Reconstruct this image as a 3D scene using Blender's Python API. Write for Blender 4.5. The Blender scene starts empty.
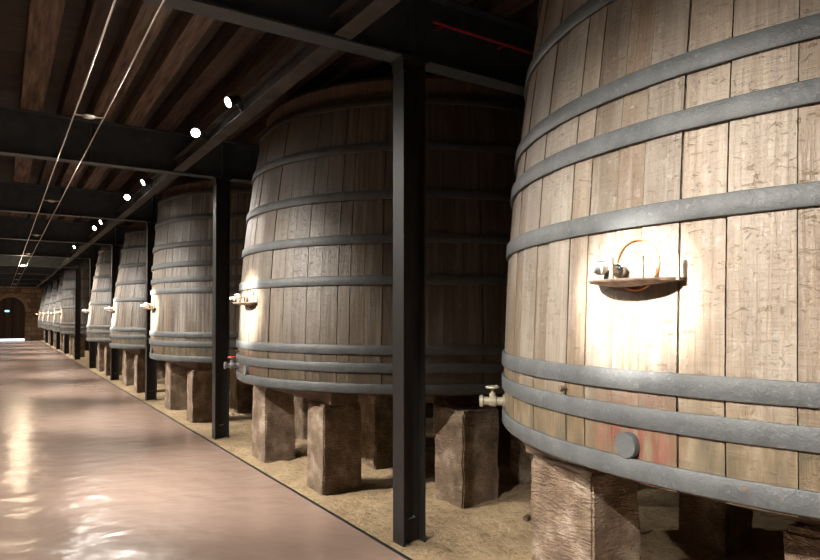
import bpy, bmesh, math, random
from mathutils import Vector, Matrix, noise
C = bpy.context.scene.collection
PI = math.pi
random.seed(7)
ORD = ['nearest', 'second', 'third', 'fourth', 'fifth', 'sixth', 'seventh', 'eighth', 'ninth', 'tenth', 'eleventh', 'twelfth']

# ------------------------------------------------------------------ materials
def new_mat(name):
    m = bpy.data.materials.new(name); m.use_nodes = True
    nt = m.node_tree; nt.nodes.clear()
    out = nt.nodes.new('ShaderNodeOutputMaterial')
    b = nt.nodes.new('ShaderNodeBsdfPrincipled')
    nt.links.new(b.outputs[0], out.inputs[0])
    return m, nt, b
class NG:
    def __init__(s, nt): s.nt = nt
    def n(s, t, **k):
        nd = s.nt.nodes.new(t)
        for a, v in k.items():
            if a.startswith('i_'):
                nd.inputs[int(a[2:])].default_value = v
            else: setattr(nd, a, v)
        return nd
    def l(s, a, b): s.nt.links.new(a, b)
    def mapping(s, src, scale, rot=(0, 0, 0)):
        m = s.n('ShaderNodeMapping'); m.inputs['Scale'].default_value = scale; m.inputs['Rotation'].default_value = rot
        s.l(src, m.inputs[0]); return m.outputs[0]
    def noise(s, vec, scale, detail=4, rough=.55, dist=0):
        t = s.n('ShaderNodeTexNoise'); t.inputs['Scale'].default_value = scale; t.inputs['Detail'].default_value = detail
        t.inputs['Roughness'].default_value = rough; t.inputs['Distortion'].default_value = dist
        if vec is not None: s.l(vec, t.inputs['Vector'])
        return t.outputs['Fac']
    def ramp(s, fac, stops):
        r = s.n('ShaderNodeValToRGB'); e = r.color_ramp.elements
        while len(e) < len(stops): e.new(.5)
        for q, (p, c) in zip(e, stops):
            q.position = p; q.color = (*c, 1) if len(c) == 3 else c
        s.l(fac, r.inputs[0]); return r.outputs[0]
    def mix(s, fac, a, b, mode='MIX'):
        m = s.n('ShaderNodeMix', data_type='RGBA', blend_type=mode)
        for v, i in ((fac, 0), (a, 6), (b, 7)):
            if isinstance(v, (int, float)): m.inputs[i].default_value = v
            elif isinstance(v, tuple): m.inputs[i].default_value = (*v, 1)
            else: s.l(v, m.inputs[i])
        return m.outputs[2]
    def math(s, op, a, b=0.0, clamp=False):
        m = s.n('ShaderNodeMath', operation=op, use_clamp=clamp)
        for v, i in ((a, 0), (b, 1)):
            if isinstance(v, (int, float)): m.inputs[i].default_value = v
            else: s.l(v, m.inputs[i])
        return m.outputs[0]
    def bump(s, h, strength, dist, normal=None):
        b = s.n('ShaderNodeBump'); b.inputs['Strength'].default_value = strength; b.inputs['Distance'].default_value = dist
        s.l(h, b.inputs['Height'])
        if normal is not None: s.l(normal, b.inputs['Normal'])
        return b.outputs[0]
def g3(v): return (v, v, v)

def vat_wood(name, tint, low_tint, gloss=.45, streak=.2):
    m, nt, b = new_mat(name); g = NG(nt)
    uv = g.n('ShaderNodeUVMap', uv_map='UVMap').outputs[0]
    at = g.n('ShaderNodeAttribute', attribute_name='stave')
    sx = g.n('ShaderNodeSeparateXYZ'); g.l(at.outputs['Vector'], sx.inputs[0])
    r1, r2 = sx.outputs[0], sx.outputs[1]
    # every stave carries its own piece of grain
    off = g.n('ShaderNodeCombineXYZ'); g.l(g.math('MULTIPLY', r1, 37.0), off.inputs[0]); g.l(g.math('MULTIPLY', r2, 23.0), off.inputs[1])
    va = g.n('ShaderNodeVectorMath', operation='ADD'); g.l(uv, va.inputs[0]); g.l(off.outputs[0], va.inputs[1])
    grain = g.noise(g.mapping(va.outputs[0], (55, 2.2, 1)), 1, 6, .65, .6)
    fine = g.noise(g.mapping(va.outputs[0], (160, 5, 1)), 1, 4, .6)
    blot = g.noise(g.mapping(va.outputs[0], (3.5, 1.2, 1)), 1, 5, .6, .3)
    patch = g.noise(g.mapping(uv, (1.6, 1.1, 1)), 1, 5, .6)
    c = g.ramp(grain, [(.25, (.15, .118, .088)), (.48, (.285, .24, .19)), (.75, (.42, .375, .315))])
    tone = g.ramp(r1, [(0, (.58, .51, .45)), (.35, (.82, .75, .68)), (.7, (1, .96, .91)), (1, (1.15, 1.13, 1.12))])
    c = g.mix(1.0, c, tone, 'MULTIPLY')
    warm = g.ramp(r2, [(0, (1.06, .95, .82)), (.5, (1, 1, 1)), (1, (.94, .98, 1.04))])
    c = g.mix(.8, c, warm, 'MULTIPLY')
    c = g.mix(g.ramp(blot, [(.46, g3(0)), (.74, g3(.6))]), c, (.54, .51, .45))          # bleached, worn
    c = g.mix(g.ramp(patch, [(.46, g3(0)), (.68, g3(.6))]), c, (.20, .15, .105))         # darker weathering
    stk = g.noise(g.mapping(va.outputs[0], (20, .7, 1)), 1, 3, .6)
    c = g.mix(g.math('MULTIPLY', g.ramp(stk, [(.46, g3(0)), (.62, g3(1))]), streak), c, (.13, .10, .075))
    c = g.mix(g.math('MULTIPLY', g.ramp(stk, [(.34, g3(1)), (.46, g3(0))]), streak * .7), c, (.56, .54, .50))
    # knots and nail scars
    vo = g.n('ShaderNodeTexVoronoi'); vo.inputs['Scale'].default_value = 1.0
    g.l(g.mapping(va.outputs[0], (11, 5, 1)), vo.inputs['Vector'])
    kn = g.ramp(vo.outputs['Distance'], [(.05, g3(1)), (.11, g3(0))])
    sel = g.ramp(g.noise(g.mapping(uv, (5, 3, 1)), 1, 2), [(.54, g3(0)), (.60, g3(1))])
    c = g.mix(g.math('MULTIPLY', kn, sel), c, (.10, .07, .05))
    c = g.mix(g.ramp(fine, [(.28, g3(.5)), (.42, g3(0))]), c, (.17, .12, .085))
    mot = g.noise(g.mapping(va.outputs[0], (26, 20, 1)), 1, 5, .7, .8)
    c = g.mix(g.ramp(mot, [(.56, g3(0)), (.68, g3(.25))]), c, (.19, .145, .11))
    c = g.mix(g.ramp(mot, [(.30, g3(.5)), (.42, g3(0))]), c, (.55, .52, .47))
    # damp olive and ochre band of the lower hoops
    sp = g.n('ShaderNodeSeparateXYZ'); g.l(uv, sp.inputs[0])
    low = g.ramp(g.math('ADD', sp.outputs[1], g.math('MULTIPLY', blot, .1)), [(0, g3(1)), (1, g3(1))])
    lowm = g.n('ShaderNodeMapRange'); lowm.inputs[1].default_value = 1.42; lowm.inputs[2].default_value = 1.22
    g.l(g.math('ADD', sp.outputs[1], g.math('MULTIPLY', blot, .1)), lowm.inputs[0])
    oc = g.ramp(g.noise(g.mapping(va.outputs[0], (14, 3, 1)), 1, 4), [(.35, (.10, .088, .052)), (.55, (.20, .155, .092)), (.72, (.34, .295, .215))])
    c = g.mix(g.math('MULTIPLY', lowm.outputs[0], .85), c, g.mix(1.0, oc, low_tint, 'MULTIPLY'))
    # red wine stain round the bung
    au = g.math('ABSOLUTE', g.math('SUBTRACT', sp.outputs[0], -.03))
    mu = g.n('ShaderNodeMapRange'); mu.inputs[1].default_value = .24; mu.inputs[2].default_value = .12; g.l(au, mu.inputs[0])
    sn = g.ramp(g.noise(g.mapping(uv, (34, 7, 1)), 1, 4, .6), [(.42, g3(0)), (.54, g3(1))])
    st = g.math('MULTIPLY', g.math('MULTIPLY', mu.outputs[0], sn), lowm.outputs[0])
    c = g.mix(g.math('MULTIPLY', st, .68), c, (.26, .06, .05))
    c = g.mix(1.0, c, tint, 'MULTIPLY')
    g.l(c, b.inputs['Base Color'])
    g.l(g.math('ADD', g.math('MULTIPLY', blot, .3), gloss - .15), b.inputs['Roughness'])
    saw = g.noise(g.mapping(va.outputs[0], (5, 60, 1)), 1, 4, .65, .5)
    scar = g.noise(g.mapping(va.outputs[0], (16, 34, 1)), 1, 5, .7, 1.5)
    scarm = g.ramp(scar, [(.60, g3(0)), (.66, g3(1))])
    h = g.math('ADD', g.math('MULTIPLY', grain, .6), g.math('MULTIPLY', blot, .9))
    h = g.math('ADD', h, g.math('MULTIPLY', saw, .35))
    h = g.math('ADD', h, g.math('MULTIPLY', scarm, .35))
    g.l(g.bump(h, .7, .010), b.inputs['Normal'])
    return m

def simple(name, c1, c2, scale, rough, bump=.3, bd=.004, metal=0, stretch=(1, 1, 1), detail=5, spec=.5, coords='Object'):
    m, nt, b = new_mat(name); g = NG(nt)
    co = g.n('ShaderNodeTexCoord').outputs[coords]
    n1 = g.noise(g.mapping(co, stretch), scale, detail, .6)
    g.l(g.ramp(n1, [(.35, c1), (.65, c2)]), b.inputs['Base Color'])
    b.inputs['Roughness'].default_value = rough; b.inputs['Metallic'].default_value = metal
    b.inputs['Specular IOR Level'].default_value = spec
    g.l(g.bump(n1, bump, bd), b.inputs['Normal'])
    return m

def hoop_mat(name='hoop_iron', f=.92):
    m, nt, b = new_mat(name); g = NG(nt)
    co = g.n('ShaderNodeTexCoord').outputs['Object']
    n1 = g.noise(co, 9, 5, .6); n2 = g.noise(co, 55, 5, .65, .8); n3 = g.noise(co, 26, 3, .5)
    c = g.ramp(n1, [(.3, (.06 * f, .066 * f, .069 * f)), (.7, (.10 * f, .109 * f, .111 * f))])
    c = g.mix(g.ramp(n2, [(.58, g3(0)), (.72, g3(.5))]), c, (.24 * f, .24 * f, .235 * f))
    c = g.mix(g.ramp(n3, [(.66, g3(0)), (.76, g3(.5))]), c, (.12, .075, .045))
    g.l(c, b.inputs['Base Color']); b.inputs['Roughness'].default_value = .5
    b.inputs['Specular IOR Level'].default_value = .4
    g.l(g.bump(g.math('ADD', n2, g.math('MULTIPLY', n3, 1.0)), .5, .006), b.inputs['Normal'])
    return m

def stone_mat(name, c1, c2, c3):
    m, nt, b = new_mat(name); g = NG(nt)
    co = g.n('ShaderNodeTexCoord').outputs['Object']
    oi = g.n('ShaderNodeObjectInfo').outputs['Random']
    sh = g.n('ShaderNodeVectorMath', operation='ADD'); g.l(co, sh.inputs[0])
    cx = g.n('ShaderNodeCombineXYZ'); g.l(g.math('MULTIPLY', oi, 40.0), cx.inputs[0]); g.l(cx.outputs[0], sh.inputs[1])
    v = sh.outputs[0]
    n1 = g.noise(v, 5, 6, .6)
    chis = g.noise(g.mapping(v, (14, 14, 46), (.5, .3, 0)), 1, 3, .5, 1.2)
    sp = g.noise(v, 120, 3, .7)
    c = g.ramp(n1, [(.30, c1), (.5, c2), (.68, c3)])
    c = g.mix(g.ramp(sp, [(.56, g3(0)), (.66, g3(.6))]), c, tuple(x * .35 for x in c1))
    g.l(c, b.inputs['Base Color']); b.inputs['Roughness'].default_value = .85
    h = g.math('ADD', g.math('MULTIPLY', chis, 1.0), g.math('MULTIPLY', sp, .25))
    g.l(g.bump(h, 1.0, .045), b.inputs['Normal'])
    return m

def floor_mat():
    m, nt, b = new_mat('resin_floor'); g = NG(nt)
    co = g.n('ShaderNodeTexCoord').outputs['Object']
    n1 = g.noise(co, .9, 2, .45, 0); n2 = g.noise(g.mapping(co, (1, 1.4, 1)), 1.6, 4, .5); n3 = g.noise(co, 70, 3, .6)
    n4 = g.noise(g.mapping(co, (1.0, 1.2, 1), (0, 0, .5)), 3.2, 2, .45, 0)
    c = g.mix(n1, (.335, .237, .188), (.395, .285, .232))
    g.l(c, b.inputs['Base Color'])
    b.inputs['Roughness'].default_value = .24
    nb = g.bump(n4, .2, .10)
    g.l(g.bump(n2, .03, .01, nb), b.inputs['Normal'])
    return m

def sand_mat():
    m, nt, b = new_mat('sand'); g = NG(nt)
    co = g.n('ShaderNodeTexCoord').outputs['Object']
    n1 = g.noise(co, 3.5, 6, .65); n2 = g.noise(co, 18, 5, .7); n3 = g.noise(co, 160, 2, .6)
    c = g.ramp(n1, [(.3, (.40, .285, .16)), (.7, (.62, .47, .285))])
    c = g.mix(g.ramp(n2, [(.34, g3(.7)), (.48, g3(0))]), c, (.20, .14, .08))
    g.l(c, b.inputs['Base Color']); b.inputs['Roughness'].default_value = .95
    g.l(g.bump(g.math('ADD', n2, g.math('MULTIPLY', n3, .3)), .8, .05), b.inputs['Normal'])
    return m

def plank_mat(name, c1, c2, board, axis, rough=.8):
    """boards laid side by side across axis ('X' or 'Y'), seams dark"""
    m, nt, b = new_mat(name); g = NG(nt)
    co = g.n('ShaderNodeTexCoord').outputs['Object']
    s = g.n('ShaderNodeSeparateXYZ'); g.l(co, s.inputs[0])
    a = s.outputs[0 if axis == 'X' else 1]
    d = g.math('DIVIDE', a, board); fr = g.math('FRACT', d); fl = g.math('FLOOR', d)
    wn = g.n('ShaderNodeTexWhiteNoise', noise_dimensions='1D'); g.l(fl, wn.inputs['W'])
    n1 = g.noise(g.mapping(co, (30, 2, 20) if axis == 'X' else (2, 30, 20)), 1, 5, .6)
    c = g.ramp(n1, [(.3, c1), (.7, c2)])
    c = g.mix(1.0, c, g.ramp(wn.outputs[0], [(0, g3(.6)), (1, g3(1.15))]), 'MULTIPLY')
    seam = g.ramp(fr, [(0, g3(1)), (.03, g3(0))])
    c = g.mix(seam, c, (.012, .009, .007))
    g.l(c, b.inputs['Base Color']); b.inputs['Roughness'].default_value = rough
    g.l(g.bump(g.math('SUBTRACT', n1, seam), .4, .01), b.inputs['Normal'])
    return m

def masonry(name):
    m, nt, b = new_mat(name); g = NG(nt)
    co = g.n('ShaderNodeTexCoord').outputs['Object']
    s = g.n('ShaderNodeSeparateXYZ'); g.l(co, s.inputs[0])
    cb = g.n('ShaderNodeCombineXYZ'); g.l(g.math('ADD', s.outputs[0], s.outputs[1]), cb.inputs[0]); g.l(s.outputs[2], cb.inputs[1])
    br = g.n('ShaderNodeTexBrick'); g.l(cb.outputs[0], br.inputs['Vector'])
    br.inputs['Scale'].default_value = 1; br.inputs['Brick Width'].default_value = .62; br.inputs['Row Height'].default_value = .32
    br.inputs['Mortar Size'].default_value = .018; br.inputs['Color1'].default_value = (.42, .30, .19, 1)
    br.inputs['Color2'].default_value = (.21, .145, .09, 1); br.inputs['Mortar'].default_value = (.13, .10, .07, 1)
    n1 = g.noise(co, 4, 6, .65)
    c = g.mix(.8, br.outputs['Color'], g.ramp(n1, [(.3, g3(.6)), (.7, g3(1.25))]), 'MULTIPLY')
    g.l(c, b.inputs['Base Color']); b.inputs['Roughness'].default_value = .9
    g.l(g.bump(g.math('ADD', n1, br.outputs['Fac']), .5, .03), b.inputs['Normal'])
    return m

def emit(name, col, st):
    m = bpy.data.materials.new(name); m.use_nodes = True; nt = m.node_tree; nt.nodes.clear()
    o = nt.nodes.new('ShaderNodeOutputMaterial'); e = nt.nodes.new('ShaderNodeEmission')
    e.inputs[0].default_value = (*col, 1); e.inputs[1].default_value = st
    nt.links.new(e.outputs[0], o.inputs[0]); return m

WOOD_A = vat_wood('vat_oak_bleached', (.66, .655, .64), (1.0, .95, .9))
WOOD_B = vat_wood('vat_oak_brown', (.32, .30, .27), (.9, .85, .8), .42, .55)
WOOD_C = vat_wood('vat_oak_grey', (.50, .49, .47), (.9, .88, .84), .40, .8)
HOOP = hoop_mat(); HOOP_D = hoop_mat('hoop_iron_dark', .68)
STEEL = simple('painted_steel', (.042, .053, .062), (.066, .081, .093), 6, .55, .15, .003, spec=.3)
POST = simple('painted_post', (.016, .015, .014), (.028, .026, .024), 5, .5, .2, .003, spec=.3)
PURL = simple('weathered_steel', (.042, .040, .037), (.08, .076, .071), 5, .75, .3, .004, spec=.2)
JOIST_SHADE = simple('joist_wood_shaded', (.03, .02, .016), (.075, .05, .038), 1.0, .8, .6, .012, stretch=(22, 1.6, 22), spec=.15)  # shaded copy of the joist wood, dimness put into the colour
JOIST = simple('joist_wood_lit', (.055, .036, .027), (.17, .12, .09), 1.0, .8, .6, .012, stretch=(22, 1.6, 22), spec=.15)  # lit copy of the same wood, lamplight put into the colour
CEIL = plank_mat('ceiling_boards', (.028, .018, .013), (.065, .042, .03), .22, 'Y')
HEAD = simple('vat_head_wood', (.09, .062, .04), (.17, .115, .075), 1, .7, .4, .006, stretch=(3, 30, 3))
BEAR = simple('bearer_timber', (.075, .05, .033), (.15, .10, .068), 1, .8, .5, .01, stretch=(20, 2, 20))
STONE = stone_mat('granite', (.12, .08, .048), (.24, .17, .115), (.46, .37, .285))
FLOOR = floor_mat(); SAND = sand_mat()
WALLM = masonry('stone_masonry')
RING = simple('voussoir_stone', (.30, .23, .15), (.42, .33, .22), 6, .9, .5, .02)
DARKW = plank_mat('door_boards', (.055, .035, .026), (.10, .066, .048), .16, 'X')
TIN = simple('galvanised_tin', (.42, .36, .30), (.6, .54, .47), 20, .5, .2, .002)
RUST = simple('rusty_iron', (.13, .085, .06), (.26, .19, .14), 30, .7, .4, .003)
COPPER = simple('copper', (.42, .17, .07), (.55, .27, .13), 18, .45, .2, .002, metal=.5)
GUN = simple('tap_steel', (.15, .165, .16), (.26, .275, .265), 25, .35, .2, .002, metal=.5)
BRASS = simple('dull_brass', (.25, .23, .17), (.40, .37, .28), 25, .4, .2, .002, metal=.4)
REDM = simple('red_enamel', (.45, .02, .015), (.6, .04, .03), 10, .35, .1, .002)
REDP = simple('red_pipe_paint', (.32, .02, .02), (.45, .04, .03), 10, .4, .1, .002)
WIRE = simple('wire_metal', (.42, .36, .28), (.55, .48, .38), 10, .35, .1, .001, metal=.4)
GLASSW = simple('frosted_glass', (.62, .58, .50), (.72, .68, .6), 8, .2, .05, .001)
BLACK = simple('black_metal', (.012, .012, .013), (.025, .025, .027), 10, .45, .1, .001)
E_SPOT = emit('spot_lens_lit', (1, .93, .84), 22)
E_LAMP = emit('bulb_lit', (1, .80, .55), 90)
E_EXIT = emit('exit_sign_lit', (.25, .85, 1.0), 2.2)
E_DAY = emit('daylight_gap', (.75, .86, 1), 2.2)

# ------------------------------------------------------------------ helpers
def link(name, me, mat, parent=None):
    o = bpy.data.objects.new(name, me); C.objects.link(o)
    if mat is not None: me.materials.append(mat)
    if parent is not None: o.parent = parent
    return o
def from_bm(name, bm, mat, parent=None, smooth=False, loc=None):
    bmesh.ops.recalc_face_normals(bm, faces=bm.faces[:])
    me = bpy.data.meshes.new(name); bm.to_mesh(me); bm.free()
    if smooth:
        for p in me.polygons: p.use_smooth = True
        try: me.set_sharp_from_angle(angle=math.radians(40))
        except Exception: pass
    o = link(name, me, mat, parent)
    if loc is not None: o.location = loc
    return o
def tag(o, label, cat, group=None, kind=None):
    o['label'] = label; o['category'] = cat
    if group: o['group'] = group
    if kind: o['kind'] = kind
    return o
def struct(o): o['kind'] = 'structure'; return o
def empty(name, loc, rz=0):
    o = bpy.data.objects.new(name, None); C.objects.link(o); o.location = loc; o.rotation_euler = (0, 0, rz)
    o.empty_display_size = .1; return o
def box(bm, x0, x1, y0, y1, z0, z1, bev=0, mi=0):
    r = bmesh.ops.create_cube(bm, size=1)
    vs = r['verts']
    for v in vs:
        v.co = Vector(((x0 + x1) / 2 + v.co.x * (x1 - x0), (y0 + y1) / 2 + v.co.y * (y1 - y0), (z0 + z1) / 2 + v.co.z * (z1 - z0)))
    if bev:
        es = list({e for v in vs for e in v.link_edges})
        bmesh.ops.bevel(bm, geom=es, offset=bev, segments=2, affect='EDGES', profile=.6)
def tube(bm, pts, radii, n=12, cap=True):
    if isinstance(radii, (int, float)): radii = [radii] * len(pts)
    pts = [Vector(p) for p in pts]; rings = []
    up = None
    for i, p in enumerate(pts):
        a = pts[max(i - 1, 0)]; b2 = pts[min(i + 1, len(pts) - 1)]
        d = (b2 - a).normalized()
        if up is None or abs(d.dot(up)) > .98: up = Vector((0, 0, 1)) if abs(d.z) < .9 else Vector((1, 0, 0))
        s = d.cross(up).normalized(); t = s.cross(d).normalized(); up = t
        rings.append([bm.verts.new(p + (s * math.cos(2 * PI * k / n) + t * math.sin(2 * PI * k / n)) * radii[i]) for k in range(n)])
    for a, b2 in zip(rings, rings[1:]):
        for k in range(n): bm.faces.new((a[k], a[(k + 1) % n], b2[(k + 1) % n], b2[k]))
    if cap: bm.faces.new(rings[0][::-1]); bm.faces.new(rings[-1])
def cyl(bm, p0, p1, prof, n=20):
    """lathe: prof = [(t,r)] t metres from p0 towards p1"""
    p0 = Vector(p0); d = (Vector(p1) - p0).normalized()
    u = Vector((0, 0, 1)) if abs(d.z) < .9 else Vector((1, 0, 0))
    s = d.cross(u).normalized(); t = s.cross(d)
    rings = []
    for tt, r in prof:
        rings.append([bm.verts.new(p0 + d * tt + (s * math.cos(2 * PI * k / n) + t * math.sin(2 * PI * k / n)) * r) for k in range(n)])
    for a, b2 in zip(rings, rings[1:]):
        for k in range(n): bm.faces.new((a[k], a[(k + 1) % n], b2[(k + 1) % n], b2[k]))
    bm.faces.new(rings[0][::-1]); bm.faces.new(rings[-1])
def torus(bm, c, axis, R, r, n=32, m=8, a0=0, a1=2 * PI):
    axis = Vector(axis).normalized(); u = Vector((0, 0, 1)) if abs(axis.z) < .9 else Vector((1, 0, 0))
    s = axis.cross(u).normalized(); t = s.cross(axis); c = Vector(c)
    full = abs(a1 - a0 - 2 * PI) < 1e-6; rings = []
    for i in range(n if full else n + 1):
        a = a0 + (a1 - a0) * i / n; d = s * math.cos(a) + t * math.sin(a)
        rings.append([bm.verts.new(c + d * (R + r * math.cos(2 * PI * k / m)) + axis * r * math.sin(2 * PI * k / m)) for k in range(m)])
    L = len(rings)
    for i in range(L if full else L - 1):
        a, b2 = rings[i], rings[(i + 1) % L]
        for k in range(m): bm.faces.new((a[k], a[(k + 1) % m], b2[(k + 1) % m], b2[k]))

# ------------------------------------------------------------------ layout (metres; the hall runs along +Y)
XC, Y0, STEP = 4.18, 1.62, 4.64
NV = 11
YEND = 50.6
XR, XL, YB = 7.3, -3.3, -3.2
Z_BEAM, Z_JOIST, Z_CEIL = 3.44, 3.95, 4.17
def post_y(n): return 3.87 + STEP * n
def interp(prof, z):
    if z <= prof[0][0]: return prof[0][1]
    for (z0, r0), (z1, r1) in zip(prof, prof[1:]):
        if z <= z1: return r0 + (r1 - r0) * (z - z0) / (z1 - z0)
    return prof[-1][1]
P_TAPER = [(.86, 2.085), (1.3, 2.09), (1.9, 2.065), (2.35, 2.03), (2.75, 1.98), (3.2, 1.915), (3.6, 1.84)]
P_FAT = [(.86, 2.10), (1.3, 2.11), (1.9, 2.10), (2.5, 2.075), (3.0, 2.04), (3.52, 1.985)]
P_SLIM = [(.86, 2.10), (1.3, 2.09), (1.9, 2.04), (2.35, 1.98), (2.75, 1.92), (3.1, 1.86), (3.52, 1.79)]

# ------------------------------------------------------------------ vats
def stave_mesh(prof, seed, zt, zb=.865):
    rnd = random.Random(seed)
    # stave widths
    ws = []
    tot = 0
    while tot < 2 * PI * 2.09:
        w = rnd.uniform(.11, .23); ws.append(w); tot += w
    k = 2 * PI / sum(ws)
    zs = [zb] + [zb + (zt - zb) * i / 16 for i in range(1, 17)]
    verts, faces, uvs, cols = [], [], [], []
    a = 0; T = .06
    for w in ws:
        a1 = a + w * k; r1, r2 = rnd.random(), rnd.random()
        dr = rnd.uniform(-.003, .003); gw = rnd.choice([.0009, .0012, .0014, .0018, .0042]) / 2.0
        gd = .022 if gw > .0009 else .006
        prf = [(a, -gd), (a + gw, -gd), (a + gw * 1.25, dr), (a + gw * 5, dr), ((a + a1) / 2, dr), (a1 - gw * 5, dr), (a1 - gw * 1.25, dr), (a1 - gw, -gd), (a1, -gd)]
        base = len(verts); n = len(prf)
        for z in zs:
            R = interp(prof, z)
            for (t, d) in prf:
                th = PI + t
                verts.append((math.cos(th) * (R + d), -math.sin(th) * (R + d) * -1, z))
        for i in range(len(zs) - 1):
            for j in range(n - 1):
                f = (base + i * n + j, base + i * n + j + 1, base + (i + 1) * n + j + 1, base + (i + 1) * n + j)
                faces.append(f)
                for q, (ii, jj) in enumerate(((i, j), (i, j + 1), (i + 1, j + 1), (i + 1, j))):
                    t = prf[jj][0]; tt = t if t < PI else t - 2 * PI
                    if prf[0][0] < PI < prf[-1][0]: tt = t
                    uvs.append((tt * 2.09, zs[ii]))
                    cols.append((r1, r2, 0, 1))
        # end grain, top and bottom, down to the inner face
        for (iz, z) in ((0, zs[0]), (len(zs) - 1, zs[-1])):
            R = interp(prof, z); b2 = len(verts)
            for (t, d) in prf:
                th = PI + t; verts.append((math.cos(th) * (R - T), math.sin(th) * (R - T), z))
            for j in range(n - 1):
                o = base + iz * n
                faces.append((o + j, o + j + 1, b2 + j + 1, b2 + j))
                for q in range(4): uvs.append((prf[j][0] * 2.09, z)); cols.append((r1, r2, 0, 1))
            b3 = len(verts); zz = z + (.11 if iz == 0 else -.11)
            for (t, d) in prf:
                th = PI + t; verts.append((math.cos(th) * (R - T), math.sin(th) * (R - T), zz))
            for j in range(n - 1):
                faces.append((b2 + j, b2 + j + 1, b3 + j + 1, b3 + j))
                for q in range(4): uvs.append((prf[j][0] * 2.09, z)); cols.append((r1, r2, 0, 1))
        a = a1
    me = bpy.data.meshes.new('staves'); me.from_pydata(verts, [], faces)
    ul = me.uv_layers.new(name='UVMap')
    for i, u in enumerate(uvs): ul.data[i].uv = u
    ca = me.color_attributes.new(name='stave', type='FLOAT_COLOR', domain='CORNER')
    for i, c in enumerate(cols): ca.data[i].color = c
    bm = bmesh.new(); bm.from_mesh(me); bmesh.ops.remove_doubles(bm, verts=bm.verts[:], dist=1e-5)
    bmesh.ops.recalc_face_normals(bm, faces=bm.faces[:]); bm.to_mesh(me); bm.free()
    for p in me.polygons: p.use_smooth = True
    try: me.set_sharp_from_angle(angle=math.radians(35))
    except Exception: pass
    return me
def hoop_bm(prof, z, h=.088, th=.019, seed=0, n=160):
    bm = bmesh.new(); rings = []
    rnd = random.Random(seed)
    for i in range(n):
        a = 2 * PI * i / n; rr = []
        wob = .003 * noise.noise(Vector((math.cos(a) * 3, math.sin(a) * 3, z * 5 + seed)))
        hw = h / 2 * (1 + .05 * noise.noise(Vector((math.cos(a) * 9, math.sin(a) * 9, seed + z))))
        for (dz, dr) in ((-hw, -.01), (-hw, th - .003), (-hw + .005, th), (hw - .005, th), (hw, th - .003), (hw, -.01)):
            R = interp(prof, z + dz) + dr + wob
            rr.append(bm.verts.new((math.cos(a) * R, math.sin(a) * R, z + dz)))
        rings.append(rr)
    for i in range(n):
        a, b2 = rings[i], rings[(i + 1) % n]
        for k in range(5): bm.faces.new((a[k], a[k + 1], b2[k + 1], b2[k]))
        bm.faces.new((a[5], a[0], b2[0], b2[5]))
    return bm
def disc_bm(r, z0, z1, n=96, ch=.012):
    bm = bmesh.new(); cyl(bm, (0, 0, z0), (0, 0, z1), [(0, r), (z1 - z0 - ch, r), (z1 - z0, r - ch)], n); return bm

def polar(ang, R, z):   # ang from the -X (aisle) side, positive to +Y
    return Vector((-math.cos(ang) * R, math.sin(ang) * R, z))

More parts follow.
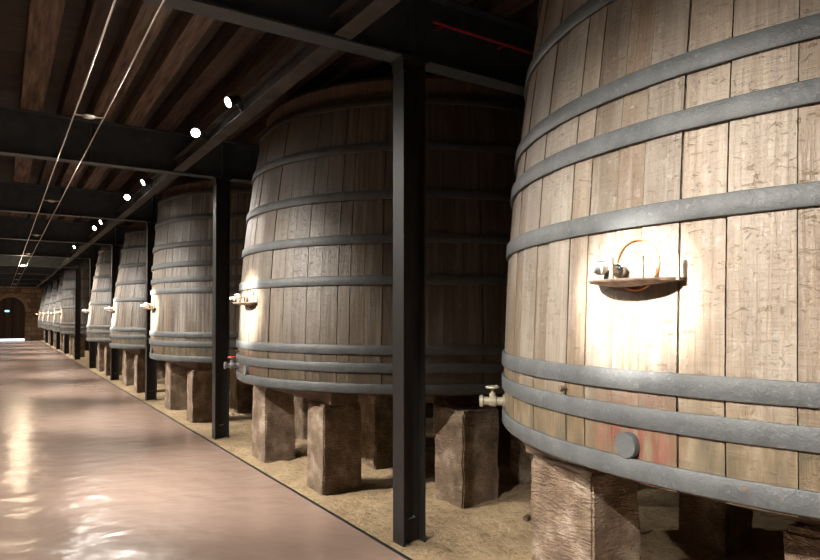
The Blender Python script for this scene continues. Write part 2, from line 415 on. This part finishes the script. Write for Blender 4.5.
def add_tap(root, prof, tapm=None):
    tapm = tapm or TIN
    Rt = interp(prof, 1.78)
    def S(out, side, z): return (-(math.sqrt(max(Rt * Rt - side * side, 0)) + out), side, z)
    # drip tray: shallow bowl under a flat shelf with a low front wall
    bm = bmesh.new(); W = .21; D = .15; n = 24
    top, low, low2, wall = [], [], [], []
    for i in range(n + 1):
        t = -1 + 2 * i / n; y = W * t + .015
        out = D * (1 - abs(t) ** 2.4) ** .6 + .012
        top.append(bm.verts.new(S(out, y, 1.745)))
        low.append(bm.verts.new(S(out * .93, y * .98, 1.735)))
        f = max(0, 1 - abs(t) ** 1.5)
        low2.append(bm.verts.new(S(out * .55, y * .9, 1.735 - .020 * f)))
    wl = [bm.verts.new(S(-.02, W * (-1 + 2 * i / n) * .98 + .015, 1.735 - .012 * max(0, 1 - abs(-1 + 2 * i / n) ** 1.3))) for i in range(n + 1)]
    wt = [bm.verts.new(S(-.02, W * (-1 + 2 * i / n) + .015, 1.745)) for i in range(n + 1)]
    for i in range(n):
        bm.faces.new((wt[i], wt[i + 1], top[i + 1], top[i])); bm.faces.new((top[i], top[i + 1], low[i + 1], low[i]))
        bm.faces.new((low[i], low[i + 1], low2[i + 1], low2[i])); bm.faces.new((low2[i], low2[i + 1], wl[i + 1], wl[i]))
    tray = from_bm('drip_tray', bm, RUST, root, True); tray['label'] = 'rusty drip tray under the tap'
    for y in (-.185, -.075, .06):
        bm = bmesh.new(); t = (y - .015) / W
        out = D * (1 - abs(t) ** 2.4) ** .6 * .55 + .018
        x, yy, _ = S(out, y, 0)
        box(bm, x - .007, x + .003, yy - .009, yy + .009, 1.735, 1.83, .002)
        from_bm('bracket', bm, RUST, tray)
    # copper ring on the staves
    bm = bmesh.new(); m = 40; rr = .10; rings = []
    for i in range(m):
        a = 2 * PI * i / m; y = .015 + rr * math.cos(a); z = 1.805 + rr * math.sin(a)
        R = interp(prof, z); c = Vector((-math.sqrt(R * R - y * y) - .004, y, z)); rd = Vector((0, math.cos(a), math.sin(a)))
        rings.append([bm.verts.new(c + rd * .0042 * math.cos(2 * PI * k / 8) + Vector((-.006 * math.sin(2 * PI * k / 8), 0, 0))) for k in range(8)])
    for i in range(m):
        a, b2 = rings[i], rings[(i + 1) % m]
        for k in range(8): bm.faces.new((a[k], a[(k + 1) % 8], b2[(k + 1) % 8], b2[k]))
    from_bm('copper_ring', bm, COPPER, root, True)
    # the tap itself
    sy, sz = .085, 1.785
    x0 = -math.sqrt(Rt * Rt - sy * sy) + .03
    bm = bmesh.new()
    cyl(bm, (x0, sy, sz), (x0 - 1, sy, sz), [(0, .021), (.05, .021), (.055, .03), (.065, .03), (.07, .018), (.10, .018), (.105, .026), (.125, .026), (.13, .017), (.155, .017), (.16, .022), (.175, .022), (.18, .015), (.205, .014), (.21, .010)], 20)
    tube(bm, [(x0 - .115, sy, sz), (x0 - .125, sy, sz - .02), (x0 - .135, sy, sz - .034)], [.013, .012, .010], 10)
    tap = from_bm('tap', bm, tapm, root, True)
    bm = bmesh.new()
    cyl(bm, (x0 - .115, sy, sz + .015), (x0 - .115, sy, 3), [(0, .010), (.02, .010), (.022, .014), (.03, .012)], 12)
    tube(bm, [(x0 - .115, sy - .02, sz + .04), (x0 - .12, sy + .01, sz + .042), (x0 - .15, sy + .035, sz + .038)], [.006, .008, .005], 8)
    from_bm('tap_handle', bm, GUN, tap, True)

def add_valve(root, prof, ang, z, wheel_mat, body_mat):
    R = interp(prof, z); d = polar(ang, 1, 0); p = lambda t, up=0: d * (R + t) + Vector((0, 0, z + up))
    bm = bmesh.new()
    cyl(bm, p(-.02), p(1), [(0, .042), (.03, .042), (.035, .026), (.07, .026), (.075, .034), (.11, .034), (.115, .026), (.15, .026), (.153, .038), (.172, .038), (.175, .03)], 20)
    cyl(bm, p(.075, .02), p(.075, 1), [(0, .02), (.03, .018), (.032, .010), (.075, .010)], 14)
    v = from_bm('valve', bm, body_mat, root, True)
    bm = bmesh.new()
    torus(bm, p(.075, .085), (0, 0, 1), .036, .008, 24, 8)
    for a in range(3):
        q = Vector((math.cos(a * PI / 3), math.sin(a * PI / 3), 0)) * .036
        tube(bm, [p(.075, .085) - q, p(.075, .085) + q], .0045, 6)
    cyl(bm, p(.075, .078), p(.075, 1), [(0, .012), (.018, .012)], 12)
    hw = from_bm('handwheel', bm, wheel_mat, v, True)
    return v

def make_vat(k, prof, zt, hoops, wood, seed, zb=.92):
    root = empty('wine_vat', (XC, Y0 + STEP * k, 0))
    me = stave_mesh(prof, seed, zt, zb); link('staves', me, wood, root)
    for i, z in enumerate(hoops):
        from_bm('hoop', hoop_bm(prof, z, .080 if z < 3.3 else .065, seed=seed + i), HOOP_D if k in (1, 6) else HOOP, root, True)
    rb = interp(prof, .9) - .058
    from_bm('bottom_head', disc_bm(rb, zb + .04, zb + .10), HEAD, root)
    rt = interp(prof, zt) - .045
    from_bm('lid', disc_bm(rt, zt - .06, zt + .20, ch=.05), HEAD, root, True)
    add_tap(root, prof, GUN if k == 0 else TIN)
    z = (hoops[-1] + hoops[-2]) / 2 - .015 if k == 0 else 1.065; R = interp(prof, z)
    bm = bmesh.new(); p = polar(.022, R - .01, z); q = polar(.022, R + 1, z)
    cyl(bm, p, q, [(0, .052), (.030, .052), (.036, .047)], 28)
    b = from_bm('bung', bm, HOOP, root, True); b['label'] = 'round iron bung between the two lowest hoops'
    z = (hoops[-2] + hoops[-3]) / 2 if k == 0 else 1.24; R = interp(prof, z); bm = bmesh.new()
    p = polar(.20, R - .01, z); q = polar(.20, R + 1, z)
    cyl(bm, p, q, [(0, .012), (.03, .010), (.032, .014), (.045, .012)], 12)
    from_bm('peg', bm, HEAD, root, True)
    return root

def copy_tree(o, parent=None):
    c = o.copy(); C.objects.link(c)
    if parent is not None: c.parent = parent
    for ch in list(o.children): copy_tree(ch, c)
    return c

VG = 'tall oak vats in one row along the aisle'
hA = [3.02, 2.557, 2.336, 1.996, 1.353, 1.213, 1.008]
hB = [3.53, 3.107, 2.67, 2.28, 1.92, 1.318, 1.163, .985]
hC = [3.47, 3.10, 2.70, 2.40, 2.17, 2.0, 1.335, 1.195, .975]
hD = [3.09, 2.72, 2.34, 1.97, 1.335, 1.185, .98]
vats = {}
v = make_vat(0, P_TAPER, 3.6, [3.50] + hA, WOOD_A, 11, .957); vats[0] = v
tag(v, 'huge pale oak vat on the right, nearest the camera, with glare round its tap', 'vat', VG)
add_valve(v, P_TAPER, math.radians(41), 1.085, BRASS, BRASS)
v = make_vat(1, P_TAPER, 3.6, hB, WOOD_B, 23, .93); vats[1] = v
tag(v, 'brown oak vat with a red valve, second in the row, behind the nearest post', 'vat', VG)
vv = add_valve(v, P_TAPER, math.radians(12), 1.09, REDM, GUN); vv['label'] = 'small valve with a red handwheel'
v = make_vat(2, P_FAT, 3.50, hC, WOOD_C, 37); vats[2] = v
tag(v, 'grey oak vat with nine hoops and a barely tapering top, third in the row', 'vat', VG)
v = make_vat(3, P_SLIM, 3.50, hD + [3.46], WOOD_C, 41); vats[3] = v
tag(v, 'grey tapering oak vat, fourth in the row, just beyond the nine-hooped one', 'vat', VG)
v = make_vat(4, P_SLIM, 3.52, hD + [3.47], WOOD_C, 53); vats[4] = v
tag(v, 'grey tapering oak vat, fifth from the camera, just before the empty bay', 'vat', VG)
v = make_vat(6, P_FAT, 3.50, hD + [3.46], WOOD_B, 61); vats[6] = v
tag(v, 'brown oak vat after the empty bay, sixth in the row, a post before it', 'vat', VG)
far = ['first', 'second', 'third', 'fourth']
for j, k in enumerate(range(7, 11)):
    c = copy_tree(vats[4]); c.location = (XC, Y0 + STEP * k, 0); c.rotation_euler.z = 0; vats[k] = c
    tag(c, 'distant slim-looking oak vat, %s in the row%s' % (ORD[k - 1], ', last before the stone end wall' if k == 10 else ''), 'vat', VG)

# ------------------------------------------------------------------ stone blocks and bearers under the vats
def stone_block(x0, x1, y0, y1, zt, seed):
    rnd = random.Random(seed)
    bm = bmesh.new(); bmesh.ops.create_cube(bm, size=1)
    bmesh.ops.bevel(bm, geom=bm.edges[:], offset=.03, segments=2, affect='EDGES')
    bmesh.ops.subdivide_edges(bm, edges=bm.edges[:], cuts=5, use_grid_fill=True)
    sx, sy, sz = x1 - x0, y1 - y0, zt + .06
    tp = rnd.uniform(-.03, .05)
    for v in bm.verts:
        tz = v.co.z + .5
        p = Vector((v.co.x * sx * (1 - tp * tz), v.co.y * sy * (1 - tp * tz), tz * sz - .06))
        nn = noise.noise_vector(p * 5 + Vector((seed * 3.1, 0, 0))) * .016 + noise.noise_vector(p * 16 + Vector((seed, 5, 0))) * .006
        if tz > .97: nn.z = -abs(nn.z)
        p += nn
        p.z = min(p.z, zt)
        v.co = p
    o = from_bm('stone_block', bm, STONE, None, True)
    o.location = ((x0 + x1) / 2, (y0 + y1) / 2, 0)
    return o
def vname(k):
    return 'the %s vat' % ORD[k if k < 5 else k - 1]
BLK = [(2.47, 2.83, .56, 1.02, 'aisle-side stone block, far one'), (2.46, 2.86, -.97, -.60, 'aisle-side stone block, near one'),
       (3.32, 3.70, -.40, -.02, 'set-back stone block in the middle'), (4.05, 4.40, .85, 1.2, 'set-back stone block behind the far front one'),
       (3.27, 3.66, -1.98, -1.56, 'broad set-back stone block at the near edge'), (4.15, 4.55, -1.90, -1.55, 'deep-set stone block at the near edge'),
       (3.30, 3.66, 1.45, 1.85, 'set-back stone block at the far edge'), (5.2, 5.6, -1.25, -.85, 'rearmost stone block, near side'), (5.2, 5.6, .85, 1.25, 'rearmost stone block, far side')]
sd = 100
ZB = {0: .957, 1: .93}
for k in vats:
    yc = Y0 + STEP * k
    bl = BLK if k < 4 else BLK[:4] + BLK[7:]
    for (x0, x1, d0, d1, nm) in bl:
        sd += 1
        if k == 0 and d1 < -1.2: continue
        if k == 0 and d0 == -.97: d1 = -.36
        dz = ZB.get(k, .92) - .865
        o = stone_block(x0, x1, yc + d0, yc + d1, .745 + dz, sd)
        col = 'rough brown granite '
        tag(o, '%s under %s' % (nm.replace('stone block', 'brown stone block'), vname(k)), 'stone block', 'granite blocks carrying the vats')
    for (bx0, bx1, b0, b1, nm) in ((2.50, 2.76, -1.05, 1.08, 'front'), (3.34, 3.62, -1.46 if k < 4 else -.6, 1.86 if k < 4 else 1.0, 'middle'), (5.26, 5.54, -1.3, 1.3, 'rear')):
        bm = bmesh.new(); dz = ZB.get(k, .92) - .865; box(bm, bx0 - XC, bx1 - XC, b0, b1, .745 + dz, .865 + dz, .01)
        o = from_bm('timber_bearer', bm, BEAR, None, loc=(XC, yc, 0))
        tag(o, '%s dark timber bearer lying on the stones beneath %s' % (nm, vname(k)), 'beam', 'timber bearers beneath the vats')

# ------------------------------------------------------------------ room shell
def slab(name, x0, x1, y0, y1, z0, z1, mat):
    bm = bmesh.new(); box(bm, x0, x1, y0, y1, z0, z1); return struct(from_bm(name, bm, mat))
slab('floor', XL, 2.275, YB, YEND, -.15, 0, FLOOR)
slab('ceiling', XL, XR, YB, YEND, Z_CEIL, Z_CEIL + .15, CEIL)
slab('wall_left', XL - .3, XL, YB, YEND, -.15, Z_CEIL, WALLM)
slab('wall_right', XR, XR + .3, YB, YEND, -.15, Z_CEIL, WALLM)
slab('wall_back', XL - .3, XR + .3, YB - .3, YB, -.15, Z_CEIL, WALLM)
slab('trim_kerb', 2.275, 2.30, YB, YEND, -.15, .006, BLACK)
# sand bed
bm = bmesh.new(); nx = 64
ys = []; y = YB
while y < YEND: ys.append(y); y += .07 if y < 14 else .25
ys.append(YEND)
grid = []
for y in ys:
    row = []
    for i in range(nx + 1):
        x = 2.30 + (XR - 2.30) * (i / nx) ** 1.15
        e = min(1, (x - 2.30) / .3)
        z = -.004 + e * (.022 * noise.noise(Vector((x * 2.2, y * 2.2, 3))) + .022 * noise.noise(Vector((x * 7, y * 7, 8))) + .010 * noise.noise(Vector((x * 19, y * 19, 1))))
        m = max(0, min(1, (x - 2.9) / .8)) * .10 * max(0, noise.noise(Vector((x * .9, y * .9 + 5, 2))) + .15)
        row.append(bm.verts.new((x, y, z + m)))
    grid.append(row)
for a, b2 in zip(grid, grid[1:]):
    for i in range(nx): bm.faces.new((a[i], a[i + 1], b2[i + 1], b2[i]))
sb = from_bm('floor_sand', bm, SAND, None, True); struct(sb)

bm = bmesh.new(); box(bm, -.05, .05, -.02, .02, -.01, .022, .004)
o = from_bm('wood_offcut', bm, BEAR, loc=(3.51, 3.77, .012)); o.rotation_euler = (0, 0, .5)
tag(o, 'small dark wood offcut lying on the sand left of the nearest vat', 'wood scrap')

# end wall with its arched doorway
AX, AR, AS = .60, .83, 2.10
def arch_pts(r, n=20): return [(AX + r * math.cos(PI * i / n), AS + r * math.sin(PI * i / n)) for i in range(n + 1)]
bm = bmesh.new()
inner = [(AX + AR, -.15)] + arch_pts(AR) + [(AX - AR, -.15)]
outer = [(XR, -.15)] + [(max(XL, min(XR, AX + (9 if True else 0) * math.cos(PI * i / 20))), Z_CEIL if 0 < i < 20 else AS) for i in range(21)] + [(XL, -.15)]
outer[1] = (XR, AS); outer[21] = (XL, AS)
def mkring(bm, A, B, y0, y1):
    va = [[bm.verts.new((x, y, z)) for (x, z) in A] for y in (y0, y1)]
    vb = [[bm.verts.new((x, y, z)) for (x, z) in B] for y in (y0, y1)]
    for i in range(len(A) - 1):
        for s, f in ((0, 1), (1, 0)):
            try: bm.faces.new((va[s][i], va[s][i + 1], vb[s][i + 1], vb[s][i]))
            except ValueError: pass
        bm.faces.new((va[0][i], va[0][i + 1], va[1][i + 1], va[1][i]))
        try: bm.faces.new((vb[0][i], vb[0][i + 1], vb[1][i + 1], vb[1][i]))
        except ValueError: pass
    for i in (0, len(A) - 1): bm.faces.new((va[0][i], va[1][i], vb[1][i], vb[0][i]))
mkring(bm, inner, outer, YEND, YEND + .6)
struct(from_bm('wall_far', bm, WALLM))
bm = bmesh.new()
r2 = AR + .20
mkring(bm, inner[1:-1], [(AX + (x - AX) * r2 / AR, AS + (z - AS) * r2 / AR) for (x, z) in inner[1:-1]], YEND - .03, YEND + .02)
struct(from_bm('trim_arch', bm, RING))
bm = bmesh.new()
pts = [(AX + AR, .13)] + arch_pts(AR) + [(AX - AR, .13)]
f = [bm.verts.new((x, YEND + .30, z)) for x, z in pts]; b_ = [bm.verts.new((x, YEND + .36, z)) for x, z in pts]
bm.faces.new(f); bm.faces.new(b_[::-1])
for i in range(len(pts)): j = (i + 1) % len(pts); bm.faces.new((f[i], f[j], b_[j], b_[i]))
door = struct(from_bm('door_1', bm, DARKW))
bm = bmesh.new(); box(bm, AX + .02, AX + .05, YEND + .27, YEND + .30, .9, 1.15, .005)
from_bm('door_handle', bm, BLACK, door)
slab('floor_threshold', AX - AR - .2, AX + AR + .2, YEND, YEND + 1.2, -.15, 0, FLOOR)
bm = bmesh.new(); box(bm, AX - AR, AX + AR, YEND + .60, YEND + .62, 0, .16)
o = from_bm('trim_daylight', bm, E_DAY); struct(o)
ex = empty('exit_sign', (.40, YEND + .27, 2.0))
bm = bmesh.new(); box(bm, -.14, .14, -.01, .028, -.07, .07, .005); from_bm('sign_housing', bm, BLACK, ex)
bm = bmesh.new(); box(bm, -.125, .125, -.016, -.008, -.055, .055); from_bm('sign_panel', bm, E_EXIT, ex)
tag(ex, 'small glowing blue green emergency sign high on the arched door', 'sign')

# ------------------------------------------------------------------ steel frames
def i_beam_x(bm, x0, x1, yc, z0, z1, fw, ft, wt):
    box(bm, x0, x1, yc - fw / 2, yc + fw / 2, z0, z0 + ft); box(bm, x0, x1, yc - fw / 2, yc + fw / 2, z1 - ft, z1)
    box(bm, x0, x1, yc - wt / 2, yc + wt / 2, z0 + ft, z1 - ft)
NP = 10
for n in range(-1, NP):
    yc = post_y(n)
    bm = bmesh.new(); i_beam_x(bm, XL + .02, XR - .02, 0, Z_BEAM, Z_JOIST, .16, .016, .012)
    for x in (2.47, .9, -.9):
        box(bm, x - .006, x + .006, -.078, .078, Z_BEAM + .01, Z_JOIST - .01)
    o = from_bm('steel_beam', bm, STEEL, None, loc=(0, yc, 0))
    nm = ORD[n] if n >= 0 else 'hidden'
    if n == 0:
        bp = bmesh.new(); tube(bp, [(2.62, -.092, 3.735), (3.0, -.092, 3.73), (3.9, -.092, 3.72)], .011, 8)
        for x in (2.7, 3.3, 3.85): box(bp, x - .01, x + .01, -.1, -.004, 3.72, 3.726)
        pp = from_bm('red_pipe', bp, REDP, o, True); pp['label'] = 'thin red pipe clipped along the beam'
    tag(o, ('dark steel beam crossing the ceiling on the %s post%s' % (nm, ' of the row' if n else '')) if n >= 0 else 'dark steel beam overhead behind the camera', 'beam', 'steel beams crossing the hall')
    r = empty('steel_post', (2.4725, yc, 0))
    bm = bmesh.new()
    h = .0925
    box(bm, -h, -h + .012, -.072, .072, -.03, Z_BEAM); box(bm, h - .012, h, -.072, .072, -.03, Z_BEAM); box(bm, -h + .012, h - .012, -.004, .004, -.03, Z_BEAM)
    from_bm('post_shaft', bm, POST, r)
    bm = bmesh.new(); box(bm, -h - .02, h + .02, -.085, .085, Z_BEAM - .014, Z_BEAM - .001)
    box(bm, -h - .006, -h, -.074, .074, Z_BEAM - .09, Z_BEAM - .014, .002)
    from_bm('cap_plate', bm, POST, r)
    bm = bmesh.new(); tube(bm, [(-.02, -.004, .17), (-.02, -.03, .172), (.03, -.03, .178), (.03, -.004, .178)], .005, 8)
    from_bm('loop_handle', bm, GUN, r, True)
    tag(r, 'black steel post, %s of the row at the edge of the sand' % nm if n >= 0 else 'black steel H-post just behind the camera', 'post', 'black steel posts along the aisle')
# longitudinal steel between the frames
for n in range(-1, NP - 1):
    y0, y1 = post_y(n) + .005, post_y(n + 1) - .005
    bm = bmesh.new()
    box(bm, 1.835, 1.965, y0, y1, Z_BEAM + .017, Z_BEAM + .028); box(bm, 1.835, 1.965, y0, y1, Z_BEAM + .16, Z_BEAM + .172)
    box(bm, 1.895, 1.905, y0, y1, Z_BEAM + .028, Z_BEAM + .16)
    o = from_bm('steel_purlin', bm, PURL)
    tag(o, 'lengthwise steel member above the vat fronts, in the %s ceiling bay' % (ORD[n + 1]), 'beam', 'lengthwise steels above the vat fronts')
# wooden joists running the length of the hall
jx = [(.17, .39), (.57, .73), (.88, 1.09), (1.25, 1.41), (1.62, 1.80), (2.0, 2.18)]
x = 2.40
while x < XR - .3: jx.append((x, x + .17)); x += .38
left = []; x = -.05
while x > XL + .2: left.append((x - .18, x)); x -= .38
jx = left[::-1] + jx
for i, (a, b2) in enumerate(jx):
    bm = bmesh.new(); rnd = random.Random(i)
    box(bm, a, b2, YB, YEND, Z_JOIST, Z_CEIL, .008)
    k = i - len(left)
    o = from_bm('ceiling_joist', bm, JOIST if k in (0, 2, 3) or k < 0 else JOIST_SHADE)
    if a > 2.3: lab = 'dark wooden ceiling joist over the vats, %s in from the posts' % ORD[min(11, k - 6)] if k - 6 < 12 else 'dark wooden ceiling joist over the vats beside the far right wall'
    elif a > 0: lab = 'brown wooden ceiling joist over the aisle, %s from the left picture edge' % ('first' if k == 0 else ORD[k])
    else: lab = 'brown wooden ceiling joist outside the picture, %s left of the picture edge' % ('first' if len(left) - 1 - i == 0 else ORD[len(left) - 1 - i])
    tag(o, lab, 'joist', 'wooden joists under the ceiling boards')
# ------------------------------------------------------------------ cable lights down the aisle
ZW = 3.30
for s, X in (('left', .505), ('right', .725)):
    bm = bmesh.new(); pts = []
    for i in range(int((YEND - YB) / .58)):
        y = YB + .58 * i; pts.append((X, y, ZW - .012 * math.sin(PI * ((y - 3.87) / STEP % 1))))
    pts.append((X, YEND, ZW)); tube(bm, pts, .0055, 6)
    o = from_bm('light_cable', bm, WIRE, None, True); tag(o, '%s bare cable of the pair stretched down the aisle under the beams' % s, 'cable', 'pair of lighting cables')
for j in range(0, 10):
    y = 5.97 + STEP * (j - 0); lit = (j == 4)
    if y > YEND - 1: break
    r = empty('cable_lamp', (.615, y, ZW - .012))
    bm = bmesh.new(); tube(bm, [(-.045, 0, .001), (-.03, 0, -.002), (0, 0, -.004), (.03, 0, -.002), (.045, 0, .001)], [.010, .018, .020, .018, .010], 12)
    from_bm('bulb', bm, E_LAMP if lit else GLASSW, r, True)
    for sx in (-1, 1):
        bm = bmesh.new(); tube(bm, [(sx * .045, 0, .001), (sx * .075, 0, .0), (sx * .108, 0, .004)], [.008, .006, .008], 8)
        from_bm('holder', bm, WIRE, r, True)
    if lit:
        l = bpy.data.lights.new('bulb_light', 'POINT'); l.energy = 80; l.color = (1, .78, .52); l.shadow_soft_size = .09
        lo = bpy.data.objects.new('bulb_light', l); C.objects.link(lo); lo.parent = r; lo.location = (0, 0, -.09)
    tag(r, ('glowing' if lit else 'unlit') + ' double-ended lamp between the two aisle cables' + ('' if lit else ', %s of the unlit ones' % ('nearest' if j == 0 else ORD[j if j < 4 else j - 1])), 'lamp', 'lamps strung between the aisle cables')

# ------------------------------------------------------------------ spotlights
def spotlight(loc, target, energy, ang, blend, label, col=(1, .925, .83), lens=E_SPOT, glow=True):
    r = empty('spotlight', loc)
    d = (Vector(target) - Vector(loc)).normalized()
    q = d.to_track_quat('-Z', 'Y')
    M = q.to_matrix()
    def T(p): return M @ Vector(p)
    bm = bmesh.new(); cyl(bm, T((0, 0, .13)), T((0, 0, -1)), [(0, .022), (.01, .034), (.07, .040), (.11, .052), (.135, .054), (.135, .047), (.125, .045)], 20)
    from_bm('lamp_head', bm, BLACK, r, True)
    bm = bmesh.new(); cyl(bm, T((0, 0, .004)), T((0, 0, -1)), [(0, .044), (.002, .044)], 24)
    from_bm('lens', bm, lens, r)
    bm = bmesh.new()
    if loc[0] > 0:      # short arm to the lengthwise steel
        tube(bm, [T((.055, 0, .05)), T((.055, 0, .12)), (1.824 - loc[0], 0, -.057)], .007, 8)
        tube(bm, [T((-.055, 0, .05)), T((-.055, 0, .12)), (1.824 - loc[0], 0, -.057)], .005, 8)
        cyl(bm, (1.822 - loc[0], 0, -.057), (9, 0, -.057), [(0, .012), (.0125, .012)], 16)
    else:
        top = Z_JOIST - loc[2]
        tube(bm, [(0, 0, .10), (0, 0, top)], .007, 8)
        tube(bm, [T((.05, 0, .05)), T((.05, 0, .05)) + Vector((0, 0, .05)), (0, 0, .12), T((-.05, 0, .05)) + Vector((0, 0, .05)), T((-.05, 0, .05))], .005, 6)
        cyl(bm, (0, 0, top - .02), (0, 0, top + 1), [(0, .03), (.02, .03)], 16)
    from_bm('mount', bm, BLACK, r, True)
    l = bpy.data.lights.new('spot_beam', 'SPOT'); l.energy = energy; l.color = col; l.spot_size = math.radians(ang); l.spot_blend = blend; l.shadow_soft_size = .04
    lo = bpy.data.objects.new('spot_beam', l); C.objects.link(lo); lo.parent = r
    lo.location = d * .02; lo.rotation_euler = q.to_euler()
    tag(r, label, 'spotlight', 'black ceiling spotlights')
    return r
# right track: the fittings the photograph shows, aimed across the aisle
S = [(5.67, (-2.6, 4.6, 1.2), 'black spotlight with an oval glowing face, nearest of those over the aisle'),
     (6.80, (-.6, 1.5, .6), 'brightest black spotlight, just left of the second vat top'),
     (9.72, (-2.6, 8.6, 1.2), 'black spotlight with oval glow, just before the third vat'),
     (11.07, (-.6, 5.8, .6), 'star-bright black spotlight left of the third vat top'),
     (14.27, (-2.6, 13.0, 1.2), 'right one of the close pair of black spotlights before the fourth vat'),
     (15.30, (-2.2, 11.5, .8), 'left one of the close pair of black spotlights before the fourth vat'),
     (19.76, (-2.6, 18.0, 1.2), 'black spotlight beside the fifth vat top')]
for (y, t, lab) in S: spotlight((1.70, y, 3.52), t, 170, 90, .9, lab)
spotlight((1.70, .9, 3.52), (-1.2, 1.6, .0), 170, 90, .9, 'black spotlight above the aisle near the camera, out of the picture')
# left track: an unseen flood added to brighten the floor, and a pair of accents on every tap
for k in range(NV):
    yc = Y0 + STEP * k
    near = 'the %s vat' % ORD[k if k < 5 else k - 1] if k != 5 else 'the empty bay'
    spotlight((-1.55, yc + 1.3, 3.50), (.6, yc - .7, 0), 560, 108, 1.0, 'added wide floor fill light, unseen left of the aisle, before ' + near)
    if k == 5: continue
    spotlight((-1.55, yc - .25, 3.50), (2.1, yc, .80), 1250, 56, .8, 'black spotlight left of the aisle, aimed at the front of ' + near)
    spotlight((-1.55, yc, 3.50), (2.1, yc + .05, 1.68), 7000 if k == 0 else 14000, 10 if k == 0 else 12, 1.0, 'narrow black spotlight left of the aisle, aimed at the tap of ' + near)

w = bpy.data.worlds.new('hall_dark'); bpy.context.scene.world = w; w.use_nodes = True
w.node_tree.nodes['Background'].inputs[0].default_value = (.5, .6, .75, 1); w.node_tree.nodes['Background'].inputs[1].default_value = .02

# ------------------------------------------------------------------ camera
cam = bpy.data.cameras.new('camera'); co = bpy.data.objects.new('camera', cam); C.objects.link(co)
F = 640.0
cam.sensor_fit = 'HORIZONTAL'; cam.sensor_width = 36; cam.lens = 36 * F / 820
PITCH = 1.0
co.location = (0, 0, 1.6)
co.rotation_euler = (math.radians(90 + PITCH), 0, -math.atan(410 / F))
cam.shift_y = (317 - 280 - F * math.tan(math.radians(PITCH))) / 820
cam.clip_start = .05; cam.clip_end = 200
bpy.context.scene.camera = co
sc = bpy.context.scene
sc.view_settings.view_transform = 'Standard'; sc.view_settings.look = 'None'; sc.view_settings.gamma = 1; sc.view_settings.use_curve_mapping = False
sc.view_settings.exposure = 0.4
